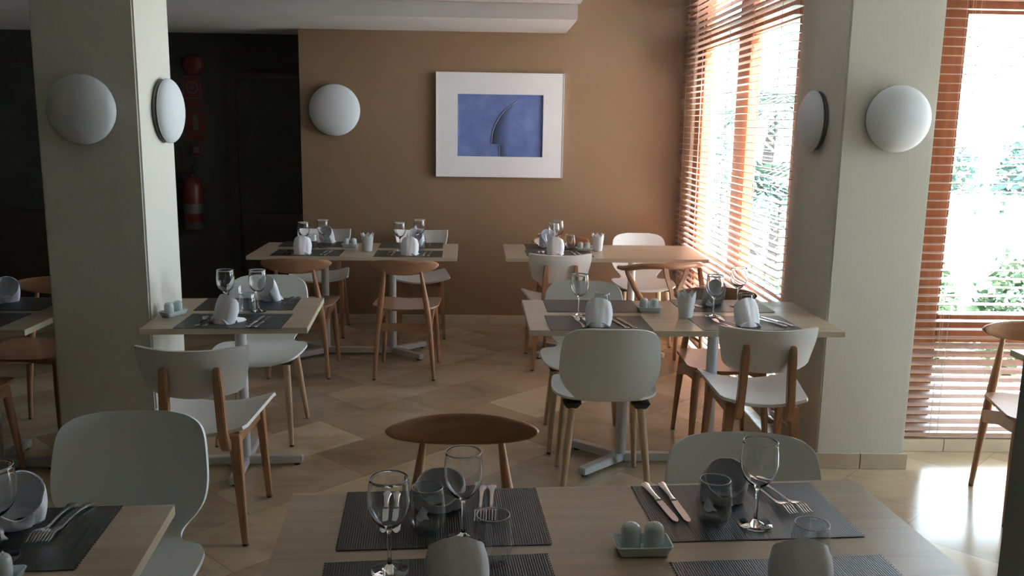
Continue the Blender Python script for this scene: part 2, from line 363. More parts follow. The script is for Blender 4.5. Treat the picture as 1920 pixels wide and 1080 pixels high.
# ------------------------------------------------------------------ wooden venetian blinds
def blind(name, label, axis, c, a, b, zones, group, cords):
    """slats run along axis from a to b at plane c; zones: (z0, z1, tilt in degrees, inner edge sign)"""
    root = thing(name, label, 'blind', ((c, (a+b)/2, 0) if axis == 'y' else ((a+b)/2, c, 0)), 0, group)
    h = (b-a)/2
    def bx(bb, u0, u1, v0, v1, z0, z1):   # u along, v across
        if axis == 'y': bb.box((v0, u0, z0), (v1, u1, z1))
        else: bb.box((u0, v0, z0), (u1, v1, z1))
    s = B(); pitch = .0432
    for z0, z1, tilt in zones:
        z = z0
        while z < z1:
            t = math.radians(tilt + random.uniform(-1.2, 1.2)); hw = .025
            prof = [(-hw, 0.0), (0, .0022), (hw, 0.0)]
            ring = []
            for (v, q) in prof+[(v, q-.0028) for v, q in prof[::-1]]:
                ring.append((v*math.cos(t)-q*math.sin(t), v*math.sin(t)+q*math.cos(t)))
            def P(u, v, dz): return (v, u, z+dz) if axis == 'y' else (u, v, z+dz)
            s.loft([[P(u, v, q) for v, q in ring] for u in (-h, -h/3, h/3, h)])
            z += pitch
    obj('slats', s.mesh('slats', M['slatwood']), root)
    zlo, zhi = zones[0][0], zones[-1][1]
    r = B(); bx(r, -h, h, -.025, .025, zlo-.045, zlo-.025); obj('bottom_rail', r.mesh('bottom_rail', M['slatwood'], bevel=.003), root)
    r = B(); bx(r, -h, h, -.03, .03, zhi+.005, zhi+.05); obj('headrail', r.mesh('headrail', M['slatwood'], bevel=.003), root)
    for u in cords:
        cb = B()
        for v in (-.027, .027):
            def Q(z): return (v, u, z) if axis == 'y' else (u, v, z)
            cb.tube([Q(zlo-.03), Q(zhi+.01)], .0012, 6)
        obj('ladder_cord', cb.mesh('ladder_cord', M['cord'], True), root)
    return root
blind('venetian_blind', 'tall reddish wooden venetian blind on side window beyond the tables', 'y', 1.532, 4.585, 7.185, [(.10, .60, -16), (.635, 2.62, -3)], 'wooden venetian blinds', (-1.12, -.62, -.1, .42, .85, 1.13))
blind('venetian_blind', 'wooden venetian blind on window right of the pillar with round lamps', 'x', 4.345, 2.075, 4.20, [(.125, .56, 24), (.60, 2.62, 2)], 'wooden venetian blinds', (-.87, -.83, -.3, .3, .85))
# pull cord beside the second blind
# ------------------------------------------------------------------ wall lamps
def make_lamp():
    r = thing('wall_lamp', '', 'lamp')                               # local: -Y points into the room
    b = B(); prof = [(0, .0), (.185, .0), (.192, -.006), (.192, -.020), (.186, -.026), (0, -.026)]
    b.lathe([(x, y) for x, y in prof], 48)
    me = b.mesh('backplate', M['lampbase'], True, 35); rot(me); obj('backplate', me, r)
    b = B(); n = 16; p = [(0, -.024), (.175, -.024), (.190, -.028)] + [(.200*math.cos(t), -.036-.078*math.sin(t)) for t in [i*PI/2/n for i in range(n)]] + [(0.0005, -.114)]
    b.lathe(p, 64); me = b.mesh('diffuser', M['lampwhite'], True, 60); rot(me); obj('diffuser', me, r)
    b = B().lathe([(.190, -.026), (.193, -.030), (.190, -.034)], 48); me = b.mesh('rim', M['lampbase'], True); rot(me); obj('rim', me, r)
    return r
def rot(me): me.transform(Matrix.Rotation(-PI/2, 4, 'X'))
LAMP = Proto(make_lamp)
def lamp(x, y, z, rz, s, label):
    o = LAMP(); o.location = (x, y, z); o.rotation_euler = (0, 0, rz); o.scale = (s, s, s); o['label'] = label; o['group'] = 'round wall lamps'
# ------------------------------------------------------------------ painting
def painting():
    W, H, D = .995, .80, .035
    r = thing('framed_painting', 'white framed painting of a dark curved shape on blue, on tan wall', 'painting', (.075, 7.198, 1.617))
    fb = B(); w_ = W/2; h_ = H/2; iw, ih = .3375, .242
    cx, cz = .003, -.002
    for a, b in (((-w_, -D, -h_), (w_, 0, cz-ih)), ((-w_, -D, cz+ih), (w_, 0, h_)), ((-w_, -D, cz-ih), (cx-iw, 0, cz+ih)), ((cx+iw, -D, cz-ih), (w_, 0, cz+ih))): fb.box(a, b)
    obj('mount', fb.mesh('mount', M['mount']), r)
    e = B(); t = .006
    for a, b in (((-w_-t, -D-.004, -h_-t), (w_+t, 0, -h_)), ((-w_-t, -D-.004, h_), (w_+t, 0, h_+t)), ((-w_-t, -D-.004, -h_), (-w_, 0, h_)), ((w_, -D-.004, -h_), (w_+t, 0, h_))): e.box(a, b)
    obj('frame', e.mesh('frame', M['frame']), r)
    cv = obj('canvas', B().box((cx-iw, -.02, cz-ih), (cx+iw, -.002, cz+ih)).mesh('canvas', M['blue']), r)
    def P(px, py): # picture coordinates of the work, from its top-left, in fractions
        return (cx-iw+px*2*iw, cz+ih-py*2*ih)
    arc = [(.70, .09), (.65, .145), (.60, .20), (.515, .316), (.452, .458), (.415, .60), (.403, .72)]
    a2 = interp(arc, 5)
    left = [P(*p) for p in a2] + [P(.402, .80), P(.494, .81), P(.498, 1.0)]
    # soft dark body, two bands of paint
    def band(ws, m, y):
        rows = []
        L_ = [(x, z) for x, z in left]
        vs = []; fs = []
        n = len(L_)
        for i, (x, z) in enumerate(L_):
            wd = (ws if i < n-2 else ws*.45) * smoothstep(.05, .85, i/(n-1)) 
            vs += [(x, y, z), (x+wd, y, z), (x, y+.0008, z), (x+wd, y+.0008, z)]
        for i in range(n-1):
            q = 4*i; fs += [(q, q+1, q+5, q+4), (q+2, q+6, q+7, q+3), (q, q+4, q+6, q+2), (q+1, q+3, q+7, q+5)]
        return B().add(vs, fs).mesh('dark_shape', m)
    for k in range(7):
        f = k/6; c1 = [p_*(1-f)+q_*f for p_, q_ in zip((.085, .125, .29), (.012, .018, .035))]
        obj('dark_shape', band(.125*(1-f)+.018*f, mottled('shade of blue paint %d' % k, c1, [q_*1.25 for q_ in c1], nscale=9, rough=.65), -.0206-.0003*k), cv)
    ln = B().tube([(x, -.0235, z) for x, z in left], .0022, 6)
    obj('raised_line', ln.mesh('raised_line', mat('pale blue line', (.32, .40, .58), .6), True), cv)
painting()
lamp(-1.735, 3.929, 1.661, 0, .735, 'round grey wall lamp on shaded front of left pillar')
lamp(-1.504, 4.215, 1.663, PI/2, .735, 'round wall lamp on bright side face of left pillar')
lamp(-1.222, 7.199, 1.717, 0, 1.0, 'round grey wall lamp on tan wall left of the painting')
lamp(1.843, 4.089, 1.677, 0, .745, 'round wall lamp on front of pillar between the two windows')
lamp(1.599, 4.40, 1.665, -PI/2, .735, 'round wall lamp seen edge-on on side of pillar by blind')
# ------------------------------------------------------------------ fire corner in the hall
def hall_things():
    Y = 7.699
    r = thing('fire_extinguisher', 'red fire extinguisher hanging on dark hall wall', 'fire extinguisher', (-2.50, Y, .72))
    b = B().lathe([(0, 0), (.075, 0), (.082, .012), (.082, .33), (.07, .38), (.035, .41), (.022, .42), (.022, .44), (0, .44)], 28, (0, -.10, .02)); obj('cylinder', b.mesh('cylinder', M['red'], True, 50), r)
    b = B().lathe([(.0, 0), (.088, 0), (.09, .03), (.088, .06), (0, .06)], 28, (0, -.10, 0)); obj('foot_ring', b.mesh('foot_ring', M['black'], True, 40), r)
    lb = B().lathe([(.0825, 0), (.0832, 0), (.0832, .08), (.0825, .08)], 28, (0, -.10, .13)); obj('label_band', lb.mesh('label_band', M['signwhite'], True, 50), r)
    v = B().box((-.02, -.12, .455), (.02, -.08, .485)).box((-.012, -.18, .475), (.012, -.08, .487)).tube([(0, -.09, .49), (.02, -.15, .515), (.05, -.17, .54)], .008, 8); obj('valve_lever', v.mesh('valve_lever', M['black']), r)
    h = B().tube(interp([(-.02, -.10, .47), (-.09, -.10, .46), (-.125, -.09, .38), (-.115, -.09, .22), (-.095, -.09, .12), (-.085, -.09, .06)], 6), .011, 8); obj('hose', h.mesh('hose', M['black'], True), r)
    obj('wall_bracket', B().box((-.03, -.02, .25), (.03, 0, .40)).box((-.09, -.025, .30), (.09, -.015, .33)).mesh('wall_bracket', M['black']), r)
    # signs
    s = thing('fire_hose_sign', 'square red fire hose pictogram sign above the extinguisher sign', 'sign', (-2.495, Y, 1.89))
    obj('plate', B().box((-.085, -.004, -.10), (.085, 0, .10)).mesh('plate', M['signred']), s)
    b = B(); 
    for a_, c_ in (((-.075, -.0055, -.09), (.075, -.004, -.084)), ((-.075, -.0055, .084), (.075, -.004, .09)), ((-.075, -.0055, -.084), (-.069, -.004, .084)), ((.069, -.0055, -.084), (.075, -.004, .084))): b.box(a_, c_)
    ring = lambda r0, r1: [[(rr*math.cos(t), y, rr*math.sin(t)) for rr, y in ((r0, -.0055), (r1, -.0055), (r1, -.0038), (r0, -.0038))] for t in [2*PI*i/32 for i in range(33)]]
    b.loft(ring(.040, .052), True, False); b.loft(ring(.008, .018), True, False)
    obj('hose_reel_mark', b.mesh('hose_reel_mark', M['signwhite']), s)
    s = thing('fire_sign_strip', 'narrow red strip below the fire hose sign', 'sign', (-2.485, Y, 1.752)); obj('plate', B().box((-.085, -.004, -.032), (.085, 0, .032)).mesh('plate', M['signred']), s)
    s = thing('extinguisher_sign', 'tall red sign with pale extinguisher pictogram on hall wall', 'sign', (-2.48, Y, 1.61))
    obj('plate', B().box((-.08, -.004, -.085), (.08, 0, .085)).mesh('plate', M['signred']), s)
    p = B().box((-.022, -.0055, -.07), (.022, -.004, .035)).box((-.010, -.0055, .035), (.010, -.004, .052)).box((-.03, -.0055, .05), (.012, -.004, .06)); obj('extinguisher_mark', p.mesh('extinguisher_mark', M['signwhite']), s)
    s = thing('fire_sign_strip', 'red strip under the extinguisher pictogram sign', 'sign', (-2.475, Y, 1.488)); obj('plate', B().box((-.08, -.004, -.032), (.08, 0, .032)).mesh('plate', M['signred']), s)
    s = thing('alarm_button', 'small square red alarm box above the fire extinguisher', 'alarm button', (-2.47, Y, 1.375))
    obj('housing', B().box((-.045, -.04, -.045), (.045, 0, .045)).mesh('housing', M['red'], bevel=.005), s); obj('button_window', B().box((-.025, -.043, -.025), (.025, -.039, .025)).mesh('button_window', M['signwhite']), s)
    s = thing('alarm_bell', 'round dark red alarm bell at top of hall wall', 'alarm bell', (-2.475, Y, 2.075))
    b = B().lathe([(0, 0), (.085, 0), (.088, -.02), (.07, -.045), (.03, -.055), (0, -.056)], 32); me = b.mesh('bell', M['red'], True, 60); rot(me); obj('bell', me, s)
    b = B().lathe([(0, -.055), (.012, -.055), (.012, -.066), (0, -.067)], 12); me = b.mesh('centre_nut', M['black'], True, 40); rot(me); obj('centre_nut', me, s)
hall_things()
# ================================================================== CHAIRS (all face +Y locally)
def leg_part(root, p0, p1, r0, r1, m, cap=None, name='leg', sq=None):
    b = B(); n = 14
    if sq: # flat board leg
        b.loft([[Vector(p)+Vector((sx*a, sy*c, 0)) for sx, sy in ((-1, -1), (1, -1), (1, 1), (-1, 1))] for p, (a, c) in ((p0, sq[0]), (p1, sq[1]))])
        me = b.mesh(name, m, bevel=.003)
    else:
        pts = [Vector(p0).lerp(Vector(p1), t) for t in (0, .35, .7, 1)]; rr = [r0, r0*1.0, r0+(r1-r0)*.55, r1]
        me = b.tube(pts, rr, n, up=(0, 1, 0)).mesh(name, m, True, 50)
    o = obj(name, me, root)
    if cap:
        p = Vector(p1); obj('foot_cap', B().lathe([(0, .0005), (cap*.9, .0005), (cap, .003), (cap, .010), (0, .010)], 12, (p.x, p.y, 0)).mesh('foot_cap', M['black'], True, 40), o)
    return o
def make_shell_chair():
    r = thing('shell_chair', '', 'chair')
    keys = [(.245, .428, .10), (.244, .437, .155), (.232, .444, .190), (.20, .448, .213), (.13, .450, .227), (.03, .449, .234), (-.05, .448, .230), (-.105, .449, .208), (-.135, .451, .168), (-.160, .457, .146), (-.185, .470, .142), (-.205, .490, .155), (-.218, .520, .182), (-.228, .560, .205), (-.240, .61, .214), (-.254, .67, .212), (-.268, .73, .205), (-.276, .762, .193), (-.281, .780, .172), (-.284, .792, .140), (-.286, .799, .085)]
    ks = interp(keys, 3); rows = []
    NU = 22
    for i, (y, z, wd) in enumerate(ks):
        f = smoothstep(-.13, -.23, y)      # 0 on seat, 1 on back
        row = []
        for j in range(NU+1):
            u = -1+2*j/NU; u = math.sin(u*PI/2)
            x = u*wd; q = (x/.23)**2
            row.append((x, y + f*.045*q, z + (1-f)*(.020*q - .004)))
        rows.append(row)
    obj('seat_shell', B().sheet(rows, .010).mesh('seat_shell', M['plastic'], True, 55), r)
    for sx in (-1, 1):
        for p0, p1 in (((sx*.158, .155, .425), (sx*.186, .222, .0)), ((sx*.150, -.135, .425), (sx*.192, -.222, .0))):
            lg = leg_part(r, p0, (p1[0], p1[1], .004), .0175, .0115, M['beech'], .0115)
            yy = 1 if p0[1] > 0 else -1
            br = B().loft([[(p0[0]+a*s1, p0[1]+c*s1*.9, zz) for a, c in ((-.036, -.03), (.036, -.03), (.036, .03), (-.036, .03))] for s1, zz in ((.62, .412), (.85, .425), (1.15, .444))])
            obj('bracket', br.mesh('bracket', M['black'], bevel=.004), lg)
    obj('under_frame', B().box((-.15, -.15, .428), (-.11, .17, .444)).box((.11, -.15, .428), (.15, .17, .444)).box((-.15, -.02, .428), (.15, .02, .444)).mesh('under_frame', M['black'], bevel=.003), r)
    return r
def make_ply_chair():
    r = thing('plywood_chair', '', 'chair')
    rows = []
    for i in range(17):
        t = i/16; y = -.205 + t*.455
        wd = .188 + (.228-.188)*t
        # chamfer-like rounded corners
        e = min(t, 1-t)*.455; wd -= max(0, .012-e)*.8
        drop = -.018*smoothstep(.85, 1.0, t)
        row = []
        for j in range(21):
            u = -1+j/10; x = u*wd
            row.append((x, y - .012*(1-u*u)*(1-t)*0, .444 + .040*u*u*(.75+.25*t) + drop*.5))
        rows.append(row)
    obj('seat', B().sheet(rows, .013).mesh('seat', M['whiteply'], True, 50), r)
    rows = []
    for i in range(13):
        t = i/12; z = .603 + t*.19
        wt, wb = .208, .178
        wd = wb + (wt-wb)*smoothstep(-.1, .9, t)
        if t < .12: wd -= (.12-t)*.25
        rows.append([((-1+j/12)*wd, -.198 - .035*(z-.6)/.19 + .055*(-1+j/12)**2, z - (.012*(1-(-1+j/12)**2) if t < .3 else 0) - (.010*(1-(-1+j/12)**2) if t > .7 else 0)) for j in range(25)])
    obj('backrest', B().sheet(rows, .012).mesh('backrest', M['whiteply'], True, 50), r)
    for sx in (-1, 1):
        keys = [(sx*.098, -.232, .720), (sx*.100, -.222, .64), (sx*.103, -.216, .55), (sx*.106, -.214, .48), (sx*.108, -.205, .43), (sx*.110, -.182, .395), (sx*.112, -.150, .385)]
        pts = interp(keys, 4); n = len(pts)-1; rings = []
        for i, p in enumerate(pts):
            a = Vector(pts[max(i-1, 0)]); c = Vector(pts[min(i+1, n)]); t = (c-a).normalized(); nn = Vector((1, 0, 0)); bb = t.cross(nn).normalized()
            k = min(1, .45+i/4); wx, wy = .0165*(.75+.25*min(1, i/4)), .020*k
            rings.append([Vector(p)+nn*wx*s1+bb*wy*s2 for s1, s2 in ((-1, -1), (1, -1), (1, 1), (-1, 1))])
        obj('back_post', B().loft(rings).mesh('back_post', M['walnutz'], bevel=.004), r)
        leg_part(r, (sx*.135, -.145, .43), (sx*.175, -.215, .004), 0, 0, M['walnutz'], .012, sq=((.022, .026), (.011, .011)))
        leg_part(r, (sx*.165, .185, .437), (sx*.180, .245, .004), 0, 0, M['walnutz'], .012, sq=((.016, .032), (.011, .011)))
        obj('side_rail', B().loft([[(sx*x+a, y, z) for a, z in ((-.010, .385), (.010, .385), (.010, .437), (-.010, .437))] for x, y in ((.140, -.14), (.162, .18))]).mesh('side_rail', M['walnut'], bevel=.002), r)
    obj('front_rail', B().box((-.155, .165, .395), (.155, .185, .436)).mesh('front_rail', M['walnut'], bevel=.002), r)
    return r
def make_crescent_chair():
    r = thing('crescent_back_chair', '', 'chair')
    # half-moon backrest: curved board, flat-ish top and bowed lower edge
    rows_t = []
    Nn = 40; rings = []
    for i in range(Nn+1):
        u = -1+2*i/Nn; x = .220*math.sin(u*PI/2) ; k = abs(x/.220)
        y = -.272 + .065*k*k
        top = .788 - .020*k**2.2; bot = .690 + .044*k**2.3
        e = math.sqrt(max(0, 1-k**16)); mid = (top+bot)/2; h = max(.002, (top-bot)/2*e); th = .0115*(.45+.55*e)
        tx = Vector((1, .065*2*(x/.220)/.220, 0)).normalized(); nn = Vector((-tx.y, tx.x, 0))
        rings.append([Vector((x, y, mid)) + nn*th*math.copysign(abs(math.cos(a))**.8, math.cos(a)) + Vector((0, 0, h*math.copysign(abs(math.sin(a))**.55, math.sin(a)))) for a in [2*PI*q/16+PI/16 for q in range(16)]])
    obj('backrest', B().loft(rings).mesh('backrest', M['walnut'], True, 60), r)
    # seat: rounded trapezoid, slightly dished, rear edge bowed
    rows = []
    for i in range(25):
        t = i/24; y = -.205+.42*t
        kf = smoothstep(.0, .28, t); wd = .120+.092*math.sqrt(max(0, 1-(1-kf)**2)); 
        kk = smoothstep(.86, 1.0, t); wd -= .06*kk*kk
        rows.append([((-1+j/12)*wd, y, .450 + .016*((-1+j/12)*wd/.21)**2 + .006*math.cos(t*PI)*.5) for j in range(25)])
    obj('seat', B().sheet(rows, .012).mesh('seat', M['walnut'], True, 50), r)
    for sx in (-1, 1):
        # rear leg runs from floor to backrest
        pts = [(sx*.190, -.228, .004), (sx*.176, -.222, .20), (sx*.158, -.222, .40), (sx*.132, -.240, .58), (sx*.113, -.262, .715)]
        ip = interp(pts, 4); n = len(ip)-1
        o = obj('leg', B().tube(ip, [.0115+.008*smoothstep(0, .5, i/n)-.0095*smoothstep(.6, 1, i/n) for i in range(n+1)], 14, up=(0, 1, 0)).mesh('leg', M['walnutz'], True, 50), r)
        obj('foot_cap', B().lathe([(0, .0005), (.011, .0005), (.012, .010), (0, .010)], 12, (sx*.190, -.228, 0)).mesh('foot_cap', M['black'], True, 40), o)
        leg_part(r, (sx*.165, .165, .44), (sx*.190, .222, .004), .019, .0115, M['walnutz'], .0115)
        # side rail: tapering gusset from low at the rear leg up to the seat at the front leg
        obj('side_rail', B().loft([[(sx*x+a, y, z) for a, z in ((-.009, z0), (.009, z0), (.009, z1), (-.009, z1))] for x, y, z0, z1 in ((.170, -.215, .315, .375), (.165, -.03, .365, .425), (.165, .15, .385, .442))]).mesh('side_rail', M['walnut'], bevel=.002), r)
    st = []
    for i in range(9):
        u = -1+i/4; x = u*.168; y = -.222+.02*(1-u*u)
        st.append([(x, y-.009, .318), (x, y+.009, .318), (x, y+.009, .374-.006*(1-u*u)), (x, y-.009, .374-.006*(1-u*u))])
    obj('stretcher', B().loft(st).mesh('stretcher', M['walnut'], bevel=.002), r)
    return r
def make_wishbone_chair():
    r = thing('wishbone_chair', '', 'chair')
    pts = []
    for i in range(33):
        a = PI*(1+i/32)      # half circle through the back
        x = .262*math.cos(a); y = .01+.225*math.sin(a)
        pts.append((x, y, .748 - .040*smoothstep(-.20, .03, y)))
    pts = [(-.268, .10, .700), (-.268, .05, .704)] + pts + [(.268, .05, .704), (.268, .10, .700)]
    n = len(pts)-1
    rr = [.014+.006*smoothstep(0, .2, min(i, n-i)/n*2) for i in range(n+1)]
    obj('top_rail', B().tube(pts, rr, 14).mesh('top_rail', M['walnut'], True, 55), r)
    obj('seat', B().sheet([[((-1+j/8)*(.20+.045*(i/8)), -.19+.40*(i/8), .438-.022*(1-(-1+j/8)**2)) for j in range(17)] for i in range(9)], .026).mesh('seat', M['seatcord'], True, 50), r)
    for sx in (-1, 1):
        k = interp([(sx*.205, -.235, .004), (sx*.200, -.215, .22), (sx*.197, -.200, .42), (sx*.205, -.185, .50), (sx*.240, -.110, .60), (sx*.258, -.040, .68), (sx*.264, -.020, .722)], 4); m_ = len(k)-1
        leg = obj('leg', B().tube(k, [.011+.007*smoothstep(0, .5, i/m_)-.005*smoothstep(.75, 1, i/m_) for i in range(m_+1)], 12, up=(0, 1, .01)).mesh('leg', M['walnutz'], True, 50), r)
        leg_part(r, (sx*.225, .195, .455), (sx*.228, .215, .004), .018, .012, M['walnutz'], .0115)
        obj('side_stretcher', B().tube([(sx*.20, -.21, .24), (sx*.227, .208, .24)], .010, 10).mesh('side_stretcher', M['walnut'], True), r)
    obj('front_stretcher', B().tube([(-.227, .205, .31), (.227, .205, .31)], .011, 10).mesh('front_stretcher', M['walnut'], True), r)
    obj('rear_stretcher', B().tube([(-.20, -.212, .31), (.20, -.212, .31)], .011, 10).mesh('rear_stretcher', M['walnut'], True), r)
    sp = B()
    for sx in (-1, 1):
        rings = []
        for t in [i/10 for i in range(11)]:
            z = .445+.30*t; cx = sx*(.012+.062*smoothstep(.25, 1, t)); wd = .013+.004*t
            y = -.195-.022*t
            rings.append([(cx-wd, y-.006, z), (cx+wd, y-.006, z), (cx+wd, y+.006, z), (cx-wd, y+.006, z)])
        sp.loft(rings)
    obj('back_splat', sp.mesh('back_splat', M['walnut'], bevel=.002), r)
    return r
SHELL, PLY, CRES, WISH = Proto(make_shell_chair), Proto(make_ply_chair), Proto(make_crescent_chair), Proto(make_wishbone_chair)
R = math.radians
GA, GB, GC = 'pale plastic shell chairs', 'white plywood chairs with two back posts', 'wooden chairs with crescent backs'
for P, x, y, a, lab, g in (
    (SHELL, .522, 3.868, -1, 'pale grey shell chair with its back to us at the middle right table', GA),
    (SHELL, -1.184, 4.555, 182, 'pale shell chair facing us behind the small table by the left pillar', GA),
    (SHELL, .505, 4.475, 178, 'pale shell chair facing us behind the middle right table', GA),
    (SHELL, 1.172, 6.69, 180, 'pale shell chair facing us behind the empty end of far right table', GA),
    (SHELL, .688, 2.055, 177.5, 'pale shell chair facing us at right half of the nearest large table', GA),
    (SHELL, -.990, 2.205, 185, 'pale shell chair in shade behind the table corner at lower left', GA),
    (PLY, -1.119, 3.461, 3, 'white plywood chair in front of the small table by the left pillar', GB),
    (PLY, 1.213, 3.882, -4, 'white plywood chair with its back to us beside the right pillar', GB),
    (PLY, -1.300, 6.90, 183, 'white plywood chair against tan wall at left end of far left table', GB),
    (PLY, -.530, 6.90, 183, 'white plywood chair against tan wall below the painting', GB),
    (PLY, .464, 6.015, 2.5, 'white plywood chair with its back to us at the far right table', GB),
    (CRES, -.533, 5.771, -1, 'wooden crescent-back chair at the right end of the far left table', GC),
    (CRES, -1.215, 5.785, 1, 'wooden crescent-back chair at the left end of the far left table', GC),
    (CRES, -.068, 2.250, 181, 'wooden crescent-back chair behind the nearest large table', GC),
    (CRES, 1.20, 4.41, 179, 'brown crescent-back chair by the blind behind the middle right table', GC),
    (CRES, .575, 6.60, 187, 'wooden crescent-back chair against tan wall behind the far right table', GC),
    (CRES, 2.40, 3.62, 168, 'pale lit wooden crescent-back chair in front of the right window', GC),
    (CRES, -2.31, 4.515, 180, 'dark wooden chair behind the shaded table left of the pillar', GC),
    (CRES, -2.33, 3.755, 4, 'dark wooden chair in front of the shaded table left of the pillar', GC),
    (WISH, 1.15, 5.83, 14, 'wooden chair with Y-shaped back splat at the far right table', None)):
    place(P(), x, y, 0, R(a), lab, g)
# ================================================================== TABLES
TOP = .75
def table(name, label, cx, cy, w_, d_, deg, cols, oy=0, group='oak topped café tables'):
    r = thing(name, label, 'table', (cx, cy, 0), R(deg), group)
    t = obj('tabletop', B().box((-w_/2+.001, -d_/2+.001, TOP-.0245), (w_/2-.001, d_/2-.001, TOP)).mesh('tabletop', M['oak'], bevel=.001), r)
    e = B()
    for a, b in (((-w_/2, -d_/2, TOP-.025), (w_/2, -d_/2+.002, TOP-.0004)), ((-w_/2, d_/2-.002, TOP-.025), (w_/2, d_/2, TOP-.0004)), ((-w_/2, -d_/2, TOP-.025), (-w_/2+.002, d_/2, TOP-.0004)), ((w_/2-.002, -d_/2, TOP-.025), (w_/2, d_/2, TOP-.0004))): e.box(a, b)
    obj('edge_band', e.mesh('edge_band', M['oakedge']), t)
    for c in cols:
        o = obj('column', B().lathe([(0, .03), (.0265, .03), (.0265, TOP-.03), (0, TOP-.03)], 24, (c, oy, 0)).mesh('column', M['metal'], True, 40), r)
        obj('top_plate', B().box((c-.13, oy-.13, TOP-.031), (c+.13, oy+.13, TOP-.0255)).mesh('top_plate', M['metal']), o)
    def bar(ax, ay, bx, by):
        a = Vector((ax, ay, 0)); b = Vector((bx, by, 0)); t_ = (b-a).normalized(); n_ = Vector((-t_.y, t_.x, 0))*.023
        bb = B().add([a-n_+Vector((0, 0, .012)), b-n_+Vector((0, 0, .012)), b+n_+Vector((0, 0, .012)), a+n_+Vector((0, 0, .012)), a-n_+Vector((0, 0, .052)), b-n_+Vector((0, 0, .046)), b+n_+Vector((0, 0, .046)), a+n_+Vector((0, 0, .052))],
            [(0, 3, 2, 1), (4, 5, 6, 7), (0, 1, 5, 4), (1, 2, 6, 5), (2, 3, 7, 6), (3, 0, 4, 7)])
        return bb.mesh('foot', M['metal'], bevel=.004)
    def foot(ax, ay, bx, by):
        ay += oy; by += oy
        o = obj('foot', bar(ax, ay, bx, by), r)
        px = bx+(ax-bx)*.1; py = by+(ay-by)*.1
        obj('foot_pad', B().lathe([(0, .0005), (.016, .0005), (.016, .0125), (0, .0125)], 12, (px, py, 0)).mesh('foot_pad', M['black'], True, 40), o)
    if len(cols) == 1:
        for a in (0, 90, 180, 270): foot(0, 0, .27*math.cos(R(a)), .27*math.sin(R(a)))
    else:
        o = obj('foot_bar', bar(cols[0], oy, cols[1], oy), r)
        for c, s in ((cols[0], -1), (cols[1], 1)):
            for a in (42, -42): foot(c, 0, c+s*.29*math.cos(R(a)), .29*math.sin(R(a)))
    return r
T = {
 'LM': (-1.155, 4.085, .70, .68, 4.4, (0,)),
 'BL': (-.913, 6.21, 1.385, .70, 1.4, (-.235, .235)),
 'BR': (.791, 6.252, 1.368, .70, 1.0, (-.235, .235), .05),
 'MR': (.870, 4.118, 1.391, .68, .94, (-.215, .215), .04),
 'FR': (.264, 1.70, 1.40, .75, 4.31, (-.235, .235)),
 'FL': (-1.035, 1.575, .70, .70, 5.5, (0,)),
 'LL': (-2.29, 4.03, .70, .70, .5, (0,)),
 'RR': (2.51, 3.14, .74, .72, 0, (0,)),
}
TL = {'LM': 'small square oak table touching the left pillar', 'BL': 'long oak table left of centre before the tan wall', 'BR': 'long oak table reaching the blind, half of it bare',
 'MR': 'long oak table beside the right pillar with four grey placemats', 'FR': 'large oak table nearest to us with four place settings',
 'FL': 'oak table at lower left corner of the photo', 'LL': 'shaded square table left of the left pillar', 'RR': 'table half hidden by the near pillar at right edge'}
for k, v in T.items(): table('cafe_table', TL[k], *v)
def W(k, x, y):
    """local table point -> world"""
    cx, cy, _, _, a = T[k][:5]; c, s = math.cos(R(a)), math.sin(R(a)); return cx+c*x-s*y, cy+s*x+c*y
# ================================================================== TABLEWARE
def make_mat():
    b = B(); n, m_ = 45, 8; poly = []
    # notched short edges
    w_, d_ = .225, .15
    def edge(x, s):
        pts = []; k = 30
        for i in range(k):
            y = -d_+2*d_*i/k; pts += [(x, y), (x, y+.006), (x+s*.0022, y+.0065), (x+s*.0022, y+.0095)]
        return pts
    r = edge(w_, 1); l = [(x, y) for x, y in edge(-w_, -1)][::-1]
    me = B().prism(r+[(w_, d_)]+[(-w_, d_)]+l, 0, .0016).mesh('placemat', M['mat'])
    o = obj('placemat', me); o['category'] = 'placemat'; return o
MAT = Proto(make_mat)
TOPS = TOP+.0006
def pmat(x, y, deg, label): place(MAT(), x, y, TOPS, R(deg), label, 'woven grey placemats')
MATZ = TOPS+.0018
def make_wine():
    o_ = [(.0, .0), (.036, .0), (.0375, .0012), (.036, .0025), (.022, .0045), (.010, .0085), (.0048, .015), (.0038, .03), (.0036, .065), (.0042, .082), (.008, .090), (.020, .098), (.032, .112), (.0395, .130), (.0415, .148), (.0405, .170), (.0385, .190), (.0375, .1955)]
    i_ = [(.0366, .1960), (.0360, .1955), (.0370, .190), (.0390, .170), (.0400, .148), (.0380, .130), (.0305, .1135), (.0185, .1000), (.007, .0935), (.0, .092)]
    keys = interp(o_[:], 1)
    r = thing('wine_glass', '', 'wine glass')
    obj('foot_and_stem', B().lathe(o_[:10]+[(.0, .0835)], 32).mesh('foot_and_stem', M['glass'], True, 60), r)
    k = B().lathe([(0, .0832)]+o_[9:]+i_, 40); obj('bowl', k.mesh('bowl', M['glass'], True, 60), r)
    obj('rim', B().lathe([(.0375+.0011*math.cos(a), .1957+.0011*math.sin(a)) for a in [2*PI*q/8 for q in range(9)]], 40).mesh('rim', M['rim'], True), r)  # pale ring paints the highlight on the lip
    return r
